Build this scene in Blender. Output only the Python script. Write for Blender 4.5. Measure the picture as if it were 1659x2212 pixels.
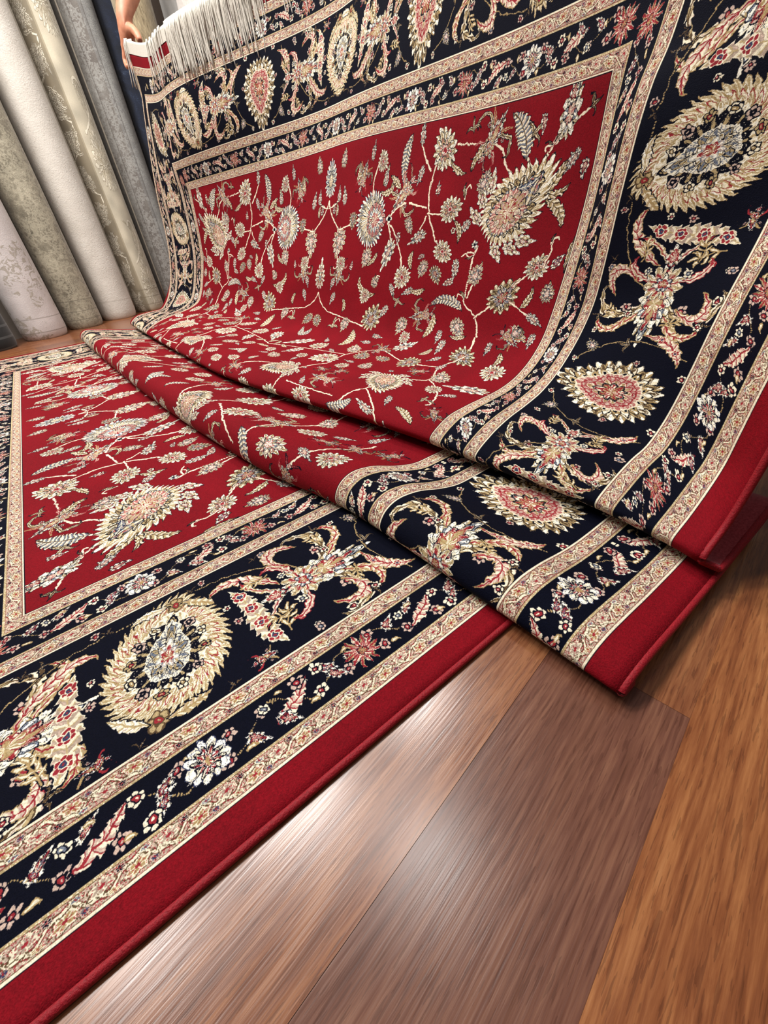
import bpy, bmesh, math, random
import numpy as np
from mathutils import Vector, Matrix
for o in list(bpy.data.objects): bpy.data.objects.remove(o)
S = .30                                   # metres per camera height: the photo is taken 30 cm above the floor
SC = bpy.context.scene
COL = SC.collection
# ---------------------------------------------------------------- camera, light, exposure
CR = Matrix(((0.78517041, 0.42341431, -0.45191565), (-0.61246279, 0.42294860, -0.66783517), (-0.09163387, 0.80114593, 0.59141224)))
cam = bpy.data.objects.new('camera', bpy.data.cameras.new('camera')); COL.objects.link(cam)
cam.matrix_world = Matrix.Translation(Vector((.49854, -.42274, 1.0))*S) @ CR.to_4x4()
cam.data.sensor_fit = 'HORIZONTAL'; cam.data.sensor_width = 36; cam.data.lens = 36*861.11/1659; cam.data.clip_start = .01
SC.camera = cam
SC.view_settings.view_transform = 'Standard'; SC.view_settings.look = 'None'; SC.view_settings.gamma = 1; SC.view_settings.use_curve_mapping = False
SC.view_settings.exposure = -.52
w = bpy.data.worlds.new('shop'); SC.world = w; w.use_nodes = True
w.node_tree.nodes['Background'].inputs[0].default_value = (1, .96, .92, 1); w.node_tree.nodes['Background'].inputs[1].default_value = .16
def lamp(s, v, z, size, watt, aim=None, col=(1, .965, .925)):
    l = bpy.data.lights.new('ceiling_or_fill_lamp', 'AREA'); l.shape = 'DISK'; l.size = size; l.energy = watt; l.color = col
    o = bpy.data.objects.new('ceiling_or_fill_lamp', l); COL.objects.link(o); o.location = (s*S, v*S, z*S)
    d = Vector(aim)*S-o.location if aim else Vector((0, 0, -1)); o.rotation_euler = d.to_track_quat('-Z', 'Y').to_euler()
lamp(.5, 4.2, 9.3, .50, 40)
lamp(3.9, 4.5, 9.3, .50, 52)
lamp(1.9, 1.6, 9.3, .40, 14)
lamp(-3.2, 4.5, 9.3, .45, 44, (1.0, 4.5, 0))
lamp(-2.5, -2.0, 9.3, .5, 8, (1.5, 2, 0))
lamp(-.8, 5.2, 9.3, .5, 105, (1.5, 9.8, 2))  # added fill light aimed at the standing rolls to brighten them, no known fixture
# ---------------------------------------------------------------- helpers
def mesh(name, verts, faces, mat=None, parent=None, smooth=True, uv=None):
    me = bpy.data.meshes.new(name); me.from_pydata([tuple(p) for p in verts], [], [tuple(f) for f in faces]); me.update()
    if smooth: me.polygons.foreach_set('use_smooth', [True]*len(me.polygons))
    if uv is not None:
        ul = me.uv_layers.new(name='UVMap'); li = np.empty(len(me.loops), np.int32); me.loops.foreach_get('vertex_index', li)
        ul.data.foreach_set('uv', np.asarray(uv, np.float32)[li].ravel())
    o = bpy.data.objects.new(name, me); COL.objects.link(o)
    for m in (mat if isinstance(mat, (list, tuple)) else [mat]):
        if m: me.materials.append(m)
    if parent: o.parent = parent
    return o
def tag(o, label, cat, group=None, kind=None):
    o['label'] = label; o['category'] = cat
    if group: o['group'] = group
    if kind: o['kind'] = kind
    return o
def empty(name, loc):
    o = bpy.data.objects.new(name, None); COL.objects.link(o); o.location = loc; o.empty_display_size = .1
    return o
def grid_faces(nr, nc, off=0, flip=False, wrap=False):
    f = []
    for i in range(nr-1):
        for j in range(nc if wrap else nc-1):
            a, b = off+i*nc+j, off+i*nc+(j+1) % nc; q = (a, b, b+nc, a+nc); f.append(q[::-1] if flip else q)
    return f
def tube(path, rad, n=6, cap=True):
    p = np.asarray(path, float); r = np.broadcast_to(rad, len(p)); t = np.gradient(p, axis=0); t /= np.linalg.norm(t, axis=1, keepdims=True)+1e-12
    up = np.array([0, 0, 1.]) if abs(t[:, 2]).mean() < .8 else np.array([1., 0, 0])
    a = np.cross(t, up); a /= np.linalg.norm(a, axis=1, keepdims=True)+1e-12; b = np.cross(t, a)
    th = np.linspace(0, 2*np.pi, n, endpoint=False)
    v = (p[:, None]+r[:, None, None]*(np.cos(th)[None, :, None]*a[:, None]+np.sin(th)[None, :, None]*b[:, None])).reshape(-1, 3)
    f = grid_faces(len(p), n, wrap=True)
    if cap: f += [tuple(range(n))[::-1], tuple(range((len(p)-1)*n, len(p)*n))]
    return v, f
def join(parts):
    V, F, o = [], [], 0
    for v, f in parts:
        V.append(np.asarray(v)); F += [tuple(i+o for i in q) for q in f]; o += len(v)
    return np.concatenate(V), F
class N:                                   # small node-tree writer
    def __init__(s, name):
        s.m = bpy.data.materials.new(name); s.m.use_nodes = True; s.t = s.m.node_tree; s.b = s.t.nodes['Principled BSDF']
    def n(s, typ, ins=None, **kw):
        k = s.t.nodes.new('ShaderNode'+typ)
        for a, b in kw.items(): setattr(k, a, b)
        for a, b in (ins or {}).items():
            if isinstance(b, bpy.types.NodeSocket): s.t.links.new(b, k.inputs[a])
            else: k.inputs[a].default_value = b
        return k
    def link(s, a, b): s.t.links.new(a, b)
    def math(s, op, a, b=0.): return s.n('Math', {0: a, 1: b}, operation=op).outputs[0]
    def ramp(s, fac, stops, interp='LINEAR'):
        k = s.n('ValToRGB', {0: fac}); e = k.color_ramp; e.interpolation = interp
        while len(e.elements) < len(stops): e.elements.new(.5)
        for q, (p, c) in zip(e.elements, stops): q.position = p; q.color = (*c, 1)
        return k.outputs[0]
    def noise(s, vec, scale, detail=4, rough=.6, dist=0.): return s.n('TexNoise', {'Vector': vec, 'Scale': scale, 'Detail': detail, 'Roughness': rough, 'Distortion': dist}).outputs[0]
    def mix(s, f, a, b, mode='MIX'):
        k = s.n('MixRGB', {0: f}, blend_type=mode)
        for i, q in ((1, a), (2, b)):
            if isinstance(q, bpy.types.NodeSocket): s.link(q, k.inputs[i])
            else: k.inputs[i].default_value = (*q, 1)
        return k.outputs[0]
    def bump(s, h, strength, dist): s.link(s.n('Bump', {'Height': h, 'Strength': strength, 'Distance': dist}).outputs[0], s.b.inputs['Normal'])
    def set(s, **kw):
        for a, b in kw.items():
            k = s.b.inputs[a.replace('_', ' ')]
            if isinstance(b, bpy.types.NodeSocket): s.link(b, k)
            else: k.default_value = b
        return s
def lin(r, g, b): return tuple(((c/255)/12.92 if c/255 <= .04045 else ((c/255+.055)/1.055)**2.4) for c in (r, g, b))
# ---------------------------------------------------------------- setting: laminate floor, back wall
A8 = math.radians(8.0); FD = np.array([math.cos(A8), math.sin(A8)]); FN = np.array([-math.sin(A8), math.cos(A8)])
def floor():
    k = N('laminate'); at = k.n('Attribute', attribute_name='tone'); uv = k.n('UVMap').outputs[0]
    sep = k.n('SeparateXYZ', {0: uv}); x, y = sep.outputs[0], sep.outputs[1]
    sepc = k.n('SeparateColor', {0: at.outputs[0]}); rnd = sepc.outputs[2]
    def st(sx, sy, off=0.): return k.n('CombineXYZ', {0: k.math('MULTIPLY', x, sx), 1: k.math('MULTIPLY', y, sy), 2: k.math('MULTIPLY', rnd, 37.+off)}).outputs[0]
    g1 = k.noise(st(5, 60), 1.6, 6, .68, .5); g2 = k.noise(st(22, 420, 3), 1.0, 3, .6); g3 = k.noise(st(3, 14, 9), 1.5, 4, .6, .8); pore = k.noise(st(46, 620, 5), 1.0, 2, .5)
    base = k.ramp(k.math('ADD', k.math('MULTIPLY', g1, .75), k.math('MULTIPLY', g2, .25)), [(.28, lin(74, 40, 26)), (.45, lin(116, 70, 46)), (.56, lin(138, 90, 60)), (.75, lin(158, 110, 76))])
    warm = k.ramp(k.math('ADD', k.math('MULTIPLY', g1, .65), k.math('MULTIPLY', g2, .35)), [(.28, lin(84, 42, 22)), (.45, lin(126, 74, 42)), (.57, lin(152, 98, 58)), (.74, lin(176, 124, 80))])
    pur = k.ramp(k.math('ADD', k.math('MULTIPLY', g3, .5), k.math('MULTIPLY', g2, .5)), [(.3, lin(66, 38, 30)), (.5, lin(98, 62, 50)), (.7, lin(128, 88, 68))])
    c = k.mix(sepc.outputs[0], base, warm); c = k.mix(sepc.outputs[1], c, pur)
    c = k.mix(k.math('MULTIPLY', k.math('LESS_THAN', pore, .40), .35), c, lin(58, 26, 14))
    k.set(Base_Color=c, Roughness=k.math('ADD', .17, k.math('MULTIPLY', g2, .14)), Specular_IOR_Level=.65)
    ridge = k.noise(st(9, 640, 7), 1.0, 2, .5); k.bump(k.math('ADD', ridge, k.math('MULTIPLY', pore, .5)), .10, .0006)
    pw, rows = .0962, range(-34, 60); r = random.Random(3); V, F, UVs, T = [], [], [], []
    for i in rows:
        n0 = -.295*S+i*pw; x = -5.0-r.random()*.5
        if i == -1: x = 1.2*S-6*.62
        while x < 6:
            L = .62 if i == -1 else r.choice([.42, .55, .62, .7]); t = (r.random()*.8, max(0, r.random()*1.4-.7), r.random())
            if i == 0 and x < 1.3 and x+L > -.2: t = (.12, .0, .31)
            if i == 1: t = (.2, .1, r.random())
            if i == -1: t = (.05, .85, .52) if x < 1.15*S else (.75, .15, .12)
            if i == -2: t = (1., .0, .77) if x < .9 else (.5, .2, .2)
            b = len(V); gx = .0001; gy = .00025 if i % 2 == 0 else .00004
            for a_, b_ in ((x+gx, n0+gy), (x+L-gx, n0+gy), (x+L-gx, n0+pw-.00004), (x+gx, n0+pw-.00004)):
                q = FD*a_+FN*b_; V.append((q[0], q[1], 0)); UVs.append((a_, b_)); T.append((*t, 1))
            F.append((b, b+1, b+2, b+3)); x += L
    b = len(V); q = 6.5; V += [(-q, -q, -.001), (q, -q, -.001), (q, q, -.001), (-q, q, -.001)]; UVs += [(0, 0)]*4; T += [(0, 1, 0, 1)]*4; F.append((b, b+1, b+2, b+3))
    dk = N('plank_gap').set(Base_Color=(.03, .015, .01, 1), Roughness=.7).m
    o = mesh('floor', V, F, [k.m, dk], smooth=False, uv=UVs); o.data.polygons[-1].material_index = 1
    ca = o.data.color_attributes.new('tone', 'FLOAT_COLOR', 'POINT'); ca.data.foreach_set('color', np.array(T, np.float32).ravel())
    o['kind'] = 'structure'
floor()
def wall():
    k = N('plaster'); k.set(Base_Color=k.ramp(k.noise(k.n('TexCoord').outputs['Object'], 3), [(.3, lin(176, 170, 160)), (.7, lin(196, 190, 180))]), Roughness=.9)
    d = np.array([math.cos(math.radians(30)), math.sin(math.radians(30))]); n = np.array([-d[1], d[0]]); c = np.array([1.5, 8.72])*S+n*.16
    P = [c-d*3.2, c+d*4.6]; V = []
    for z in (0, 2.85):
        for p in (P[0], P[1], P[1]+n*.1, P[0]+n*.1): V.append((p[0], p[1], z))
    o = mesh('wall_back', V, [(0, 1, 5, 4), (1, 2, 6, 5), (2, 3, 7, 6), (3, 0, 4, 7), (4, 5, 6, 7), (3, 2, 1, 0)], k.m, smooth=False); o['kind'] = 'structure'
wall()
# ---------------------------------------------------------------- rug shape (units: camera height)
BW, RW, RL = 1.105, 6.664, 8.87          # border width, rug width, rug length
FL = RL - 2*BW                            # field length
def pchip(x, y, xi):
    x = np.asarray(x, float); y = np.asarray(y, float)
    h = np.diff(x); d = np.diff(y, axis=0)/h.reshape(-1, *([1]*(y.ndim-1)))
    m = np.zeros_like(y); m[0] = d[0]; m[-1] = d[-1]
    for k in range(1, len(x)-1):
        w1, w2 = 2*h[k]+h[k-1], h[k]+2*h[k-1]
        ok = d[k-1]*d[k] > 0
        with np.errstate(divide='ignore', invalid='ignore'):
            hm = (w1+w2)/(w1/np.where(ok, d[k-1], 1)+w2/np.where(ok, d[k], 1))
        m[k] = np.where(ok, hm, 0)
    xi = np.asarray(xi, float); k = np.clip(np.searchsorted(x, xi)-1, 0, len(x)-2)
    t = ((xi-x[k])/h[k]); sh = (-1, *([1]*(y.ndim-1))); hh = h[k].reshape(sh); t = t.reshape(sh)
    return y[k]*(1+2*t)*(1-t)**2+hh*m[k]*t*(1-t)**2+y[k+1]*t*t*(3-2*t)+hh*m[k+1]*t*t*(t-1)
def resample(p, n):
    p = np.asarray(p, float); t = np.r_[0, np.cumsum(np.linalg.norm(np.diff(p, axis=0), axis=1))]
    tt = np.linspace(0, t[-1], 200); q = pchip(t, p, tt)
    t = np.r_[0, np.cumsum(np.linalg.norm(np.diff(q, axis=0), axis=1))]
    return np.stack([np.interp(np.linspace(0, t[-1], n), t, q[:, k]) for k in range(2)], 1)
# columns: rug v, shift of v, lifted sheet from fold tip to the field's end line, then on to the end edge
COLS = [
 (0.000, -.270, [(1.68,.135),(1.76,.195),(1.82,.33),(1.86,.52),(1.95,.9),(2.10,1.40)], [(2.2,1.8),(2.3,2.2),(2.36,2.5)]),
 (0.080, -.268, [(1.70,.135),(1.83,.20),(1.93,.30),(1.95,.50),(2.05,.9),(2.20,1.40)], [(2.3,1.8),(2.4,2.2),(2.46,2.5)]),
 (0.340, -.268, [(1.72,.14),(1.87,.215),(2.04,.245),(2.15,.35),(2.28,.64),(2.42,.88),(2.55,1.40)], [(2.66,1.8),(2.75,2.2),(2.81,2.5)]),
 (0.845, -.265, [(1.68,.145),(1.81,.225),(2.11,.30),(2.28,.41),(2.43,.64),(2.47,1.02),(2.51,1.25),(2.59,1.40)], [(2.72,1.8),(2.80,2.2),(2.86,2.5)]),
 (1.105, -.260, [(1.66,.15),(1.80,.225),(2.17,.245),(2.43,.37),(2.58,.68),(2.68,1.07),(2.71,1.39)], [(2.80,1.8),(2.88,2.2),(2.94,2.5)]),
 (3.332, -.200, [(1.35,.155),(1.47,.23),(1.85,.215),(2.20,.22),(2.38,.34),(2.52,.65),(2.64,.95),(2.75,1.25),(2.82,1.48)], [(2.88,1.63),(2.93,1.79),(2.98,1.96),(3.04,2.12),(3.09,2.27),(3.14,2.42),(3.18,2.56)]),
 (5.559, -.150, [(1.33,.155),(1.47,.23),(2.02,.36),(2.18,.61),(2.27,.89),(2.31,1.16),(2.34,1.45)], [(2.32,1.8),(2.33,2.05),(2.39,2.33),(2.41,2.50)]),
 (6.664, -.150, [(1.34,.155),(1.46,.235),(1.78,.26),(1.91,.39),(2.02,.60),(2.14,1.02),(2.20,1.45)], [(2.23,1.6),(2.36,2.16),(2.43,2.49),(2.43,2.74)]),
]
T = .018                                   # rug thickness
def rug_grid(ncol=200, sub=7):
    """rows along the length; returns P[row, col, 3], UV[row, col, 2] (u, v measured on the rug) and row marks"""
    vv = np.unique(np.r_[np.linspace(0, RW, ncol), 0, .08, RW-.08, BW, RW-BW])
    cv = np.array([c[0] for c in COLS]); sh = pchip(cv, [c[1] for c in COLS], vv)
    NE, NT = 16, 9
    low = np.stack([resample(c[2], NE) for c in COLS]); top = np.stack([resample([c[2][-1]]+c[3], NT) for c in COLS])
    low = pchip(cv, low, vv); top = pchip(cv, top, vv)
    s1 = pchip([0, .3, 1, 1.6, 3.4, 6.7], [1.18, 1.165, 1.125, 1.0, .83, .70], vv)     # first fold tip
    z1 = pchip([0, .5, 2, 6.7], [.035, .045, .06, .07], vv); h1 = pchip([0, .5, 2, 6.7], [.09, .13, .20, .18], vv)
    val = np.full_like(vv, .064)
    s2, z2 = low[:, 0, 0], low[:, 0, 1]
    one = np.ones_like(vv); ramp = lambda a, b, n: np.linspace(a, b, n)
    rows, mark, shf = [], [], []
    def add(s, z, m, k): rows.append(np.stack([s*one, z*one], 1)); mark.append(m); shf.append(k)
    for s in (-BW, -1.0, -.85, -.7, -.3, .1, .5, .9, 1.3, 1.6): add(s, T, 'A', 0)
    add(1.72, T+.004, 'L', 0); add(1.76, T+.014, 'L', 0); add(1.72, T+.008, 'B', .1)
    add(1.5, T+.004, 'B', .4); add(s1+.2, T+.003, 'B', .8)
    rr = (h1-z1)
    add(s1+.07, z1*.55, 'B', 1); add(s1+.015, z1*.75, 'F', 1); add(s1, z1+rr*.25, 'F', 1); add(s1+.03, z1+rr*.75, 'F', 1); add(s1+.09, h1, 'C', 1)
    add(s1+.19, h1*.93, 'C', 1)
    a = (s1+.19); b = 1.65*one
    add(a+(b-a)*.4, val+(h1-val)*.35, 'C', 1); add(a+(b-a)*.7, val+.005, 'C', 1); add(b, val, 'R', 1)
    add(1.85, val, 'C', 1); add(2.05, val*.95, 'C', 1)
    sl = pchip([0, 1, 6.7], [2.17, 2.15, 2.1], vv)
    add(sl-.06, val, 'C', 1); add(sl, val+.026, 'G', 1); add(sl-.05, val+.048, 'D', 1)
    add(sl-.22, val+.030, 'D', 1); add(s2+.22, val+.018, 'D', 1); add(s2+.08, z2-.060, 'D', 1)
    add(s2+.015, z2-.036, 'H', 1)
    for k in range(NE): add(low[:, k, 0], low[:, k, 1], 'E' if k < NE-1 else 'X', 1)
    for k in range(1, NT): add(top[:, k, 0], top[:, k, 1], 'Z', 1)
    C = np.stack(rows)                      # control rows
    n = len(C); out, mk, sf = [], [], []
    for i in range(n-1):                    # Catmull-Rom with chord-length tangents
        p0, p1, p2, p3 = C[max(i-1, 0)], C[i], C[i+1], C[min(i+2, n-1)]
        d0, d1, d2 = [np.linalg.norm(q, axis=1, keepdims=True)**.5+1e-4 for q in (p1-p0, p2-p1, p3-p2)]
        m1 = (p2-p1)+d1*((p1-p0)/d0-(p2-p0)/(d0+d1)) if i > 0 else p2-p1
        m2 = (p2-p1)+d1*((p3-p2)/d2-(p3-p1)/(d1+d2)) if i < n-2 else p2-p1
        for t in np.arange(sub)/sub:
            out.append((2*t**3-3*t*t+1)*p1+(t**3-2*t*t+t)*m1+(-2*t**3+3*t*t)*p2+(t**3-t*t)*m2)
            mk.append(mark[i]); sf.append(shf[i]+(shf[i+1]-shf[i])*t)
    out.append(C[-1]); mk.append(mark[-1]); sf.append(1)
    Q = np.stack(out); sf = np.array(sf)
    arc = np.concatenate([np.zeros((1, len(vv))), np.cumsum(np.linalg.norm(np.diff(Q, axis=0), axis=2), axis=0)])
    pos = lambda i: i*sub
    iA = pos(mark.index('L')); iB = pos(mark.index('F')); iR = pos(mark.index('R')); iG = pos(mark.index('G')); iE = pos(mark.index('E')); iX = pos(mark.index('X'))
    U = np.zeros_like(arc)
    U[:iA+1] = Q[:iA+1, :, 0]
    U[iB:iG+1] = FL/2+(arc[iB:iG+1]-arc[iR])
    l = arc[iX]-arc[iE:iX+1]; U[iE:iX+1] = FL-(l+.15*l*l)
    U[iX:] = FL+(arc[iX:]-arc[iX])/(arc[-1]-arc[iX])*BW
    for a, b in ((iA, iB), (iG, iE)):
        w = ((arc[a:b+1]-arc[a])/(arc[b]-arc[a])); U[a:b+1] = U[a]+(U[b]-U[a])*w
    P = np.zeros((*Q.shape[:2], 3)); P[..., 0] = Q[..., 0]; P[..., 2] = Q[..., 1]
    ex = np.zeros(len(Q)); ex[:pos(mark.index('H'))] = 1
    P[..., 1] = vv[None]+sf[:, None]*(sh[None]-.045*ex[:, None]*np.clip(1-vv/1.5, 0, 1)[None])
    cu = np.clip((vv-(RW-.10))/.10, 0, 1)[None]**1.5*np.clip((Q[..., 1]-.35)/.5, 0, 1); cu[:iE] = 0      # the far edge of the lifted part curls away
    P[..., 0] += .075*cu; P[..., 1] -= .06*cu
    UV = np.stack([U+BW, np.broadcast_to(vv, U.shape)], 2)
    return P, UV, dict(A=iA, F=iB, R=iR, G=iG, E=iE, X=iX)
# ---------------------------------------------------------------- rug pattern: one quarter, knot by knot
PX = .0016                                # one knot
rng = np.random.RandomState(7)
PAL = np.array([(116,11,23),(4,6,21),(226,217,192),(172,152,112),(166,100,96),(108,116,130),(110,12,26),(164,146,130),(84,66,46),(238,235,222),(190,166,152),(140,40,48),(50,56,84),(160,136,94)], float)/255
RED,NAVY,CREAM,TAN,PINK,GREY,DRED,BEIGE,BROWN,WHITE,LPINK,WINE,SLATE,OCHRE = range(14)
TW, TH = int(round(RL/2/PX)), int(round(RW/2/PX))
def smooth_noise(h, w, cell, seed):
    r = np.random.RandomState(seed); g = r.rand(h//cell+3, w//cell+3)-.5
    y = np.arange(h)/cell; x = np.arange(w)/cell; yi = y.astype(int); xi = x.astype(int)
    fy = (y-yi)[:, None]; fx = (x-xi)[None]; fy = fy*fy*(3-2*fy); fx = fx*fx*(3-2*fx)
    a = g[yi][:, xi]; b = g[yi][:, xi+1]; c = g[yi+1][:, xi]; d = g[yi+1][:, xi+1]
    return (a*(1-fx)+b*fx)*(1-fy)+(c*(1-fx)+d*fx)*fy
WU = (smooth_noise(TH, TW, 12, 1)*.010+smooth_noise(TH, TW, 4, 2)*.004).astype(np.float32)
WV = (smooth_noise(TH, TW, 12, 3)*.010+smooth_noise(TH, TW, 4, 4)*.004).astype(np.float32)
SPK = rng.rand(TH, TW).astype(np.float32)                    # per-knot dice
cv = np.zeros((TH, TW), np.uint8)
def win(u, v, r):
    i0, i1 = max(0, int((v-r)/PX)), min(TH, int((v+r)/PX)+1); j0, j1 = max(0, int((u-r)/PX)), min(TW, int((u+r)/PX)+1)
    if i1 <= i0 or j1 <= j0: return None
    sl = (slice(i0, i1), slice(j0, j1))
    uu = (np.arange(j0, j1)+.5)*PX; vv = (np.arange(i0, i1)+.5)*PX
    return sl, uu[None]+WU[sl], vv[:, None]+WV[sl]
def put(sl, m, c):
    cv[sl][m] = c if np.isscalar(c) else c[m]
def mix(sl, p, a, b): return np.where(SPK[sl] < p, a, b).astype(np.uint8)
def flower(u, v, ang, L, W, rows, tip=.25, core=None, swirl=0., lim=None):
    """a palmette: rows of scalloped petals from the outside in; ang = where its tip points (degrees in u, v)"""
    k = win(u, v, max(L, W)*.75)
    if k is None: return
    sl, U, V = k; c, s = np.cos(np.radians(ang)), np.sin(np.radians(ang))
    y = ((U-u)*c+(V-v)*s)/(L/2); x = (-(U-u)*s+(V-v)*c)/(W/2)
    th = np.arctan2(x, y); rho = np.hypot(x, y)
    R = .86+tip*np.exp(-(th/.38)**2)-.1*np.exp(-((np.abs(th)-np.pi)/.5)**2)
    rho = rho/R; px = PX/(min(L, W)/2)
    if lim is None: lim = np.ones_like(rho, bool)
    for (r, n, amp, co, c1, c2, c3) in rows:
        q = th*n/(2*np.pi)+swirl*rho*n/6.283; a = q-np.round(q); par = (np.round(q) % 2) == 0
        edge = r*(1-amp*(2*np.abs(a))**1.4); d = edge-rho
        m = (d > 0) & lim
        put(sl, m, np.where(par, c1, c2).astype(np.uint8) if c1 != c2 else c1)
        put(sl, m & (np.abs(a) < .13) & (d > .05), c3)
        put(sl, m & (np.abs(a) > .43) & (d < .45*r), co)
        put(sl, m & (d < max(.035, 1.7*px)) & (SPK[sl] < .9), co)
        put(sl, m & (np.abs(d-.16*r) < .9*px), mix(sl, .6, c3, co))
    if core is not None:
        for (r, c0, yo) in core:
            put(sl, (np.hypot(x*(1.15-.35*y/r), y-yo) < r) & lim, c0)
def bez(pts, n=40):
    p = np.array(pts, float); n = int(np.clip(np.abs(np.diff(p, axis=0)).sum()/.009, n, 400)); t = np.linspace(0, 1, n)[:, None]
    if len(p) == 2: return p[0]*(1-t)+p[1]*t
    if len(p) == 3: return p[0]*(1-t)**2+2*p[1]*t*(1-t)+p[2]*t*t
    if len(p) == 4: return p[0]*(1-t)**3+3*p[1]*t*(1-t)**2+3*p[2]*t*t*(1-t)+p[3]*t**3
    k = np.linspace(0, 1, len(p)); from_ = np.stack([pchip(k, p[:, i], t[:, 0]) for i in range(2)], 1); return from_
def near(path, w):
    c = (path.min(0)+path.max(0))/2; r = (path.max(0)-path.min(0)).max()/2+w*1.4
    k = win(c[0], c[1], r)
    if k is None: return None
    sl, U, V = k; best = np.full(U.shape, 1e9, np.float32); ti = np.zeros(U.shape, np.int16)
    tg = np.gradient(path, axis=0); tg /= np.linalg.norm(tg, axis=1, keepdims=True)+1e-9; ds = np.linalg.norm(np.diff(path, axis=0), axis=1).mean()
    for i, (a, b) in enumerate(path):
        d = (U-a)**2+(V-b)**2; m = d < best; best = np.where(m, d, best); ti[m] = i
    dx, dy = U-path[ti, 0], V-path[ti, 1]
    side = tg[ti, 0]*dy-tg[ti, 1]*dx; along = tg[ti, 0]*dx+tg[ti, 1]*dy
    t = (ti+np.clip(along/ds, -.5, .5))/(len(path)-1)
    out = ((ti == 0) & (along < -ds)) | ((ti == len(path)-1) & (along > ds))
    return sl, t, np.where(out, 9, side), np.sqrt(best)
def vine(pts, w=.006, c=CREAM, co=BROWN):
    k = near(bez(pts, 60), w*2)
    if k is None: return
    sl, t, s, d = k
    put(sl, d < w+.0028, co); put(sl, d < w, c)
def leaf(pts, W, n=10, co=BROWN, c1=CREAM, c2=TAN, rib=BROWN, ser=.3, pw=.8, spots=0, curl=0):
    path = bez(pts, 44); k = near(path, W)
    if k is None: return
    sl, t, s, d = k; t = np.clip(t, 0, 1)
    f = (t*n) % 1; w = W*np.sin(np.pi*np.clip(t, 0, 1)**pw)**.8*(1-ser*f)
    w = np.maximum(w, .0035*(t < .98)); a = np.abs(s)
    m = (a < w) & (s < 8)
    put(sl, m, c1)
    g = ((t*n*1.0-a/np.maximum(w, 1e-4)*.7) % 1)
    put(sl, m & (g < .33), c2); put(sl, m & (g > .86), rib if W > .02 else c2)
    put(sl, m & (s > 0) & (g > .45) & (g < .6), LPINK)
    put(sl, m & (a < .0024), rib)
    put(sl, m & (a > w-.0034), co)
    for q in range(spots):
        tt = (q+.7)/(spots+.4); i = int(tt*(len(path)-1)); rosette(path[i, 0], path[i, 1], W*.62, 6, WINE, CREAM, SLATE)
def rosette(u, v, r, n=7, c1=CREAM, co=NAVY, cc=WINE, amp=.25):
    k = win(u, v, r*1.3)
    if k is None: return
    sl, U, V = k; x, y = U-u, V-v; th = np.arctan2(x, y); rho = np.hypot(x, y)/r
    a = th*n/6.2832; a = a-np.round(a); e = 1-amp*(2*np.abs(a))**1.4
    put(sl, rho < e, co); put(sl, rho < e-.16, c1); put(sl, (np.abs(a) > .42) & (rho < e), co)
    put(sl, rho < .42, co); put(sl, rho < .3, cc); put(sl, rho < .12, c1)
def sprig(u, v, ang, L=.09, n=3, c1=CREAM, c2=OCHRE):
    a = np.radians(ang); d = np.array([np.cos(a), np.sin(a)]); p = np.array([-d[1], d[0]]); o = np.array([u, v])
    vine([o-d*L*.5, o+p*L*.08, o+d*L*.5], .0028, OCHRE, NAVY)
    for i in range(n):
        q = o+d*L*(-.25+.3*i)
        for sg in (-1, 1): leaf([q, q+d*L*.12+p*sg*L*.22, q+d*L*.3+p*sg*L*.3], L*.085, 3, OCHRE, c1, c2, c1, .1)
    leaf([o+d*L*.45, o+d*L*.65, o+d*L*.85], L*.09, 3, OCHRE, c1, c2, c1, .1)
# ready-made blooms -----------------------------------------------------------
def bloom(u, v, ang, s, kind=0, bg=NAVY):
    K = NAVY if bg == RED else NAVY
    if kind == 0:   # round cream chrysanthemum
        flower(u, v, ang, s, s*.85, [(1, 15, .26, K, CREAM, TAN, WHITE), (.78, 12, .25, K, CREAM, WHITE, TAN), (.55, 9, .28, K, TAN, CREAM, PINK), (.32, 6, .3, K, WHITE, CREAM, PINK)], .15, [(.12, WINE, 0)])
    elif kind == 1: # pink hearted
        flower(u, v, ang, s, s*.75, [(1, 13, .3, K, CREAM, WHITE, OCHRE), (.76, 9, .22, K, LPINK, PINK, CREAM), (.52, 7, .25, K, CREAM, TAN, GREY), (.3, 5, .2, WINE, LPINK, LPINK, WHITE)], .3)
    elif kind == 2 and s < .11: # small bud
        flower(u, v, ang, s, s*.56, [(1, 8, .28, K, CREAM, TAN, WHITE), (.62, 6, .3, K, (LPINK, GREY)[int(u*50) % 2], CREAM, WINE)], .4)
    elif kind == 2: # tall bud
        flower(u, v, ang, s, s*.5, [(1, 11, .3, K, CREAM, TAN, WHITE), (.74, 8, .3, K, GREY, CREAM, WHITE), (.46, 6, .3, K, CREAM, LPINK, PINK)], .45)
    elif kind == 3: # olive brown
        flower(u, v, ang, s, s*.8, [(1, 14, .3, K, OCHRE, TAN, CREAM), (.8, 11, .26, K, CREAM, TAN, BROWN), (.58, 9, .25, K, LPINK, CREAM, GREY), (.34, 6, .25, K, TAN, LPINK, WINE)], .25)
    elif kind == 4: # star flower of the minor band
        flower(u, v, ang, s, s*.95, [(1, 12, .5, K, CREAM, TAN, WINE), (.62, 10, .45, WINE, CREAM, LPINK, WINE), (.3, 6, .3, K, OCHRE, TAN, WINE)], .1)
    elif kind == 5: # white scalloped rosette
        flower(u, v, ang, s, s*.95, [(1, 11, .22, SLATE, WHITE, CREAM, WHITE), (.72, 10, .45, K, K, K, CREAM), (.56, 9, .42, K, WHITE, CREAM, WINE), (.3, 6, .35, K, WINE, PINK, CREAM)], .05, [(.12, OCHRE, 0)])
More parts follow.
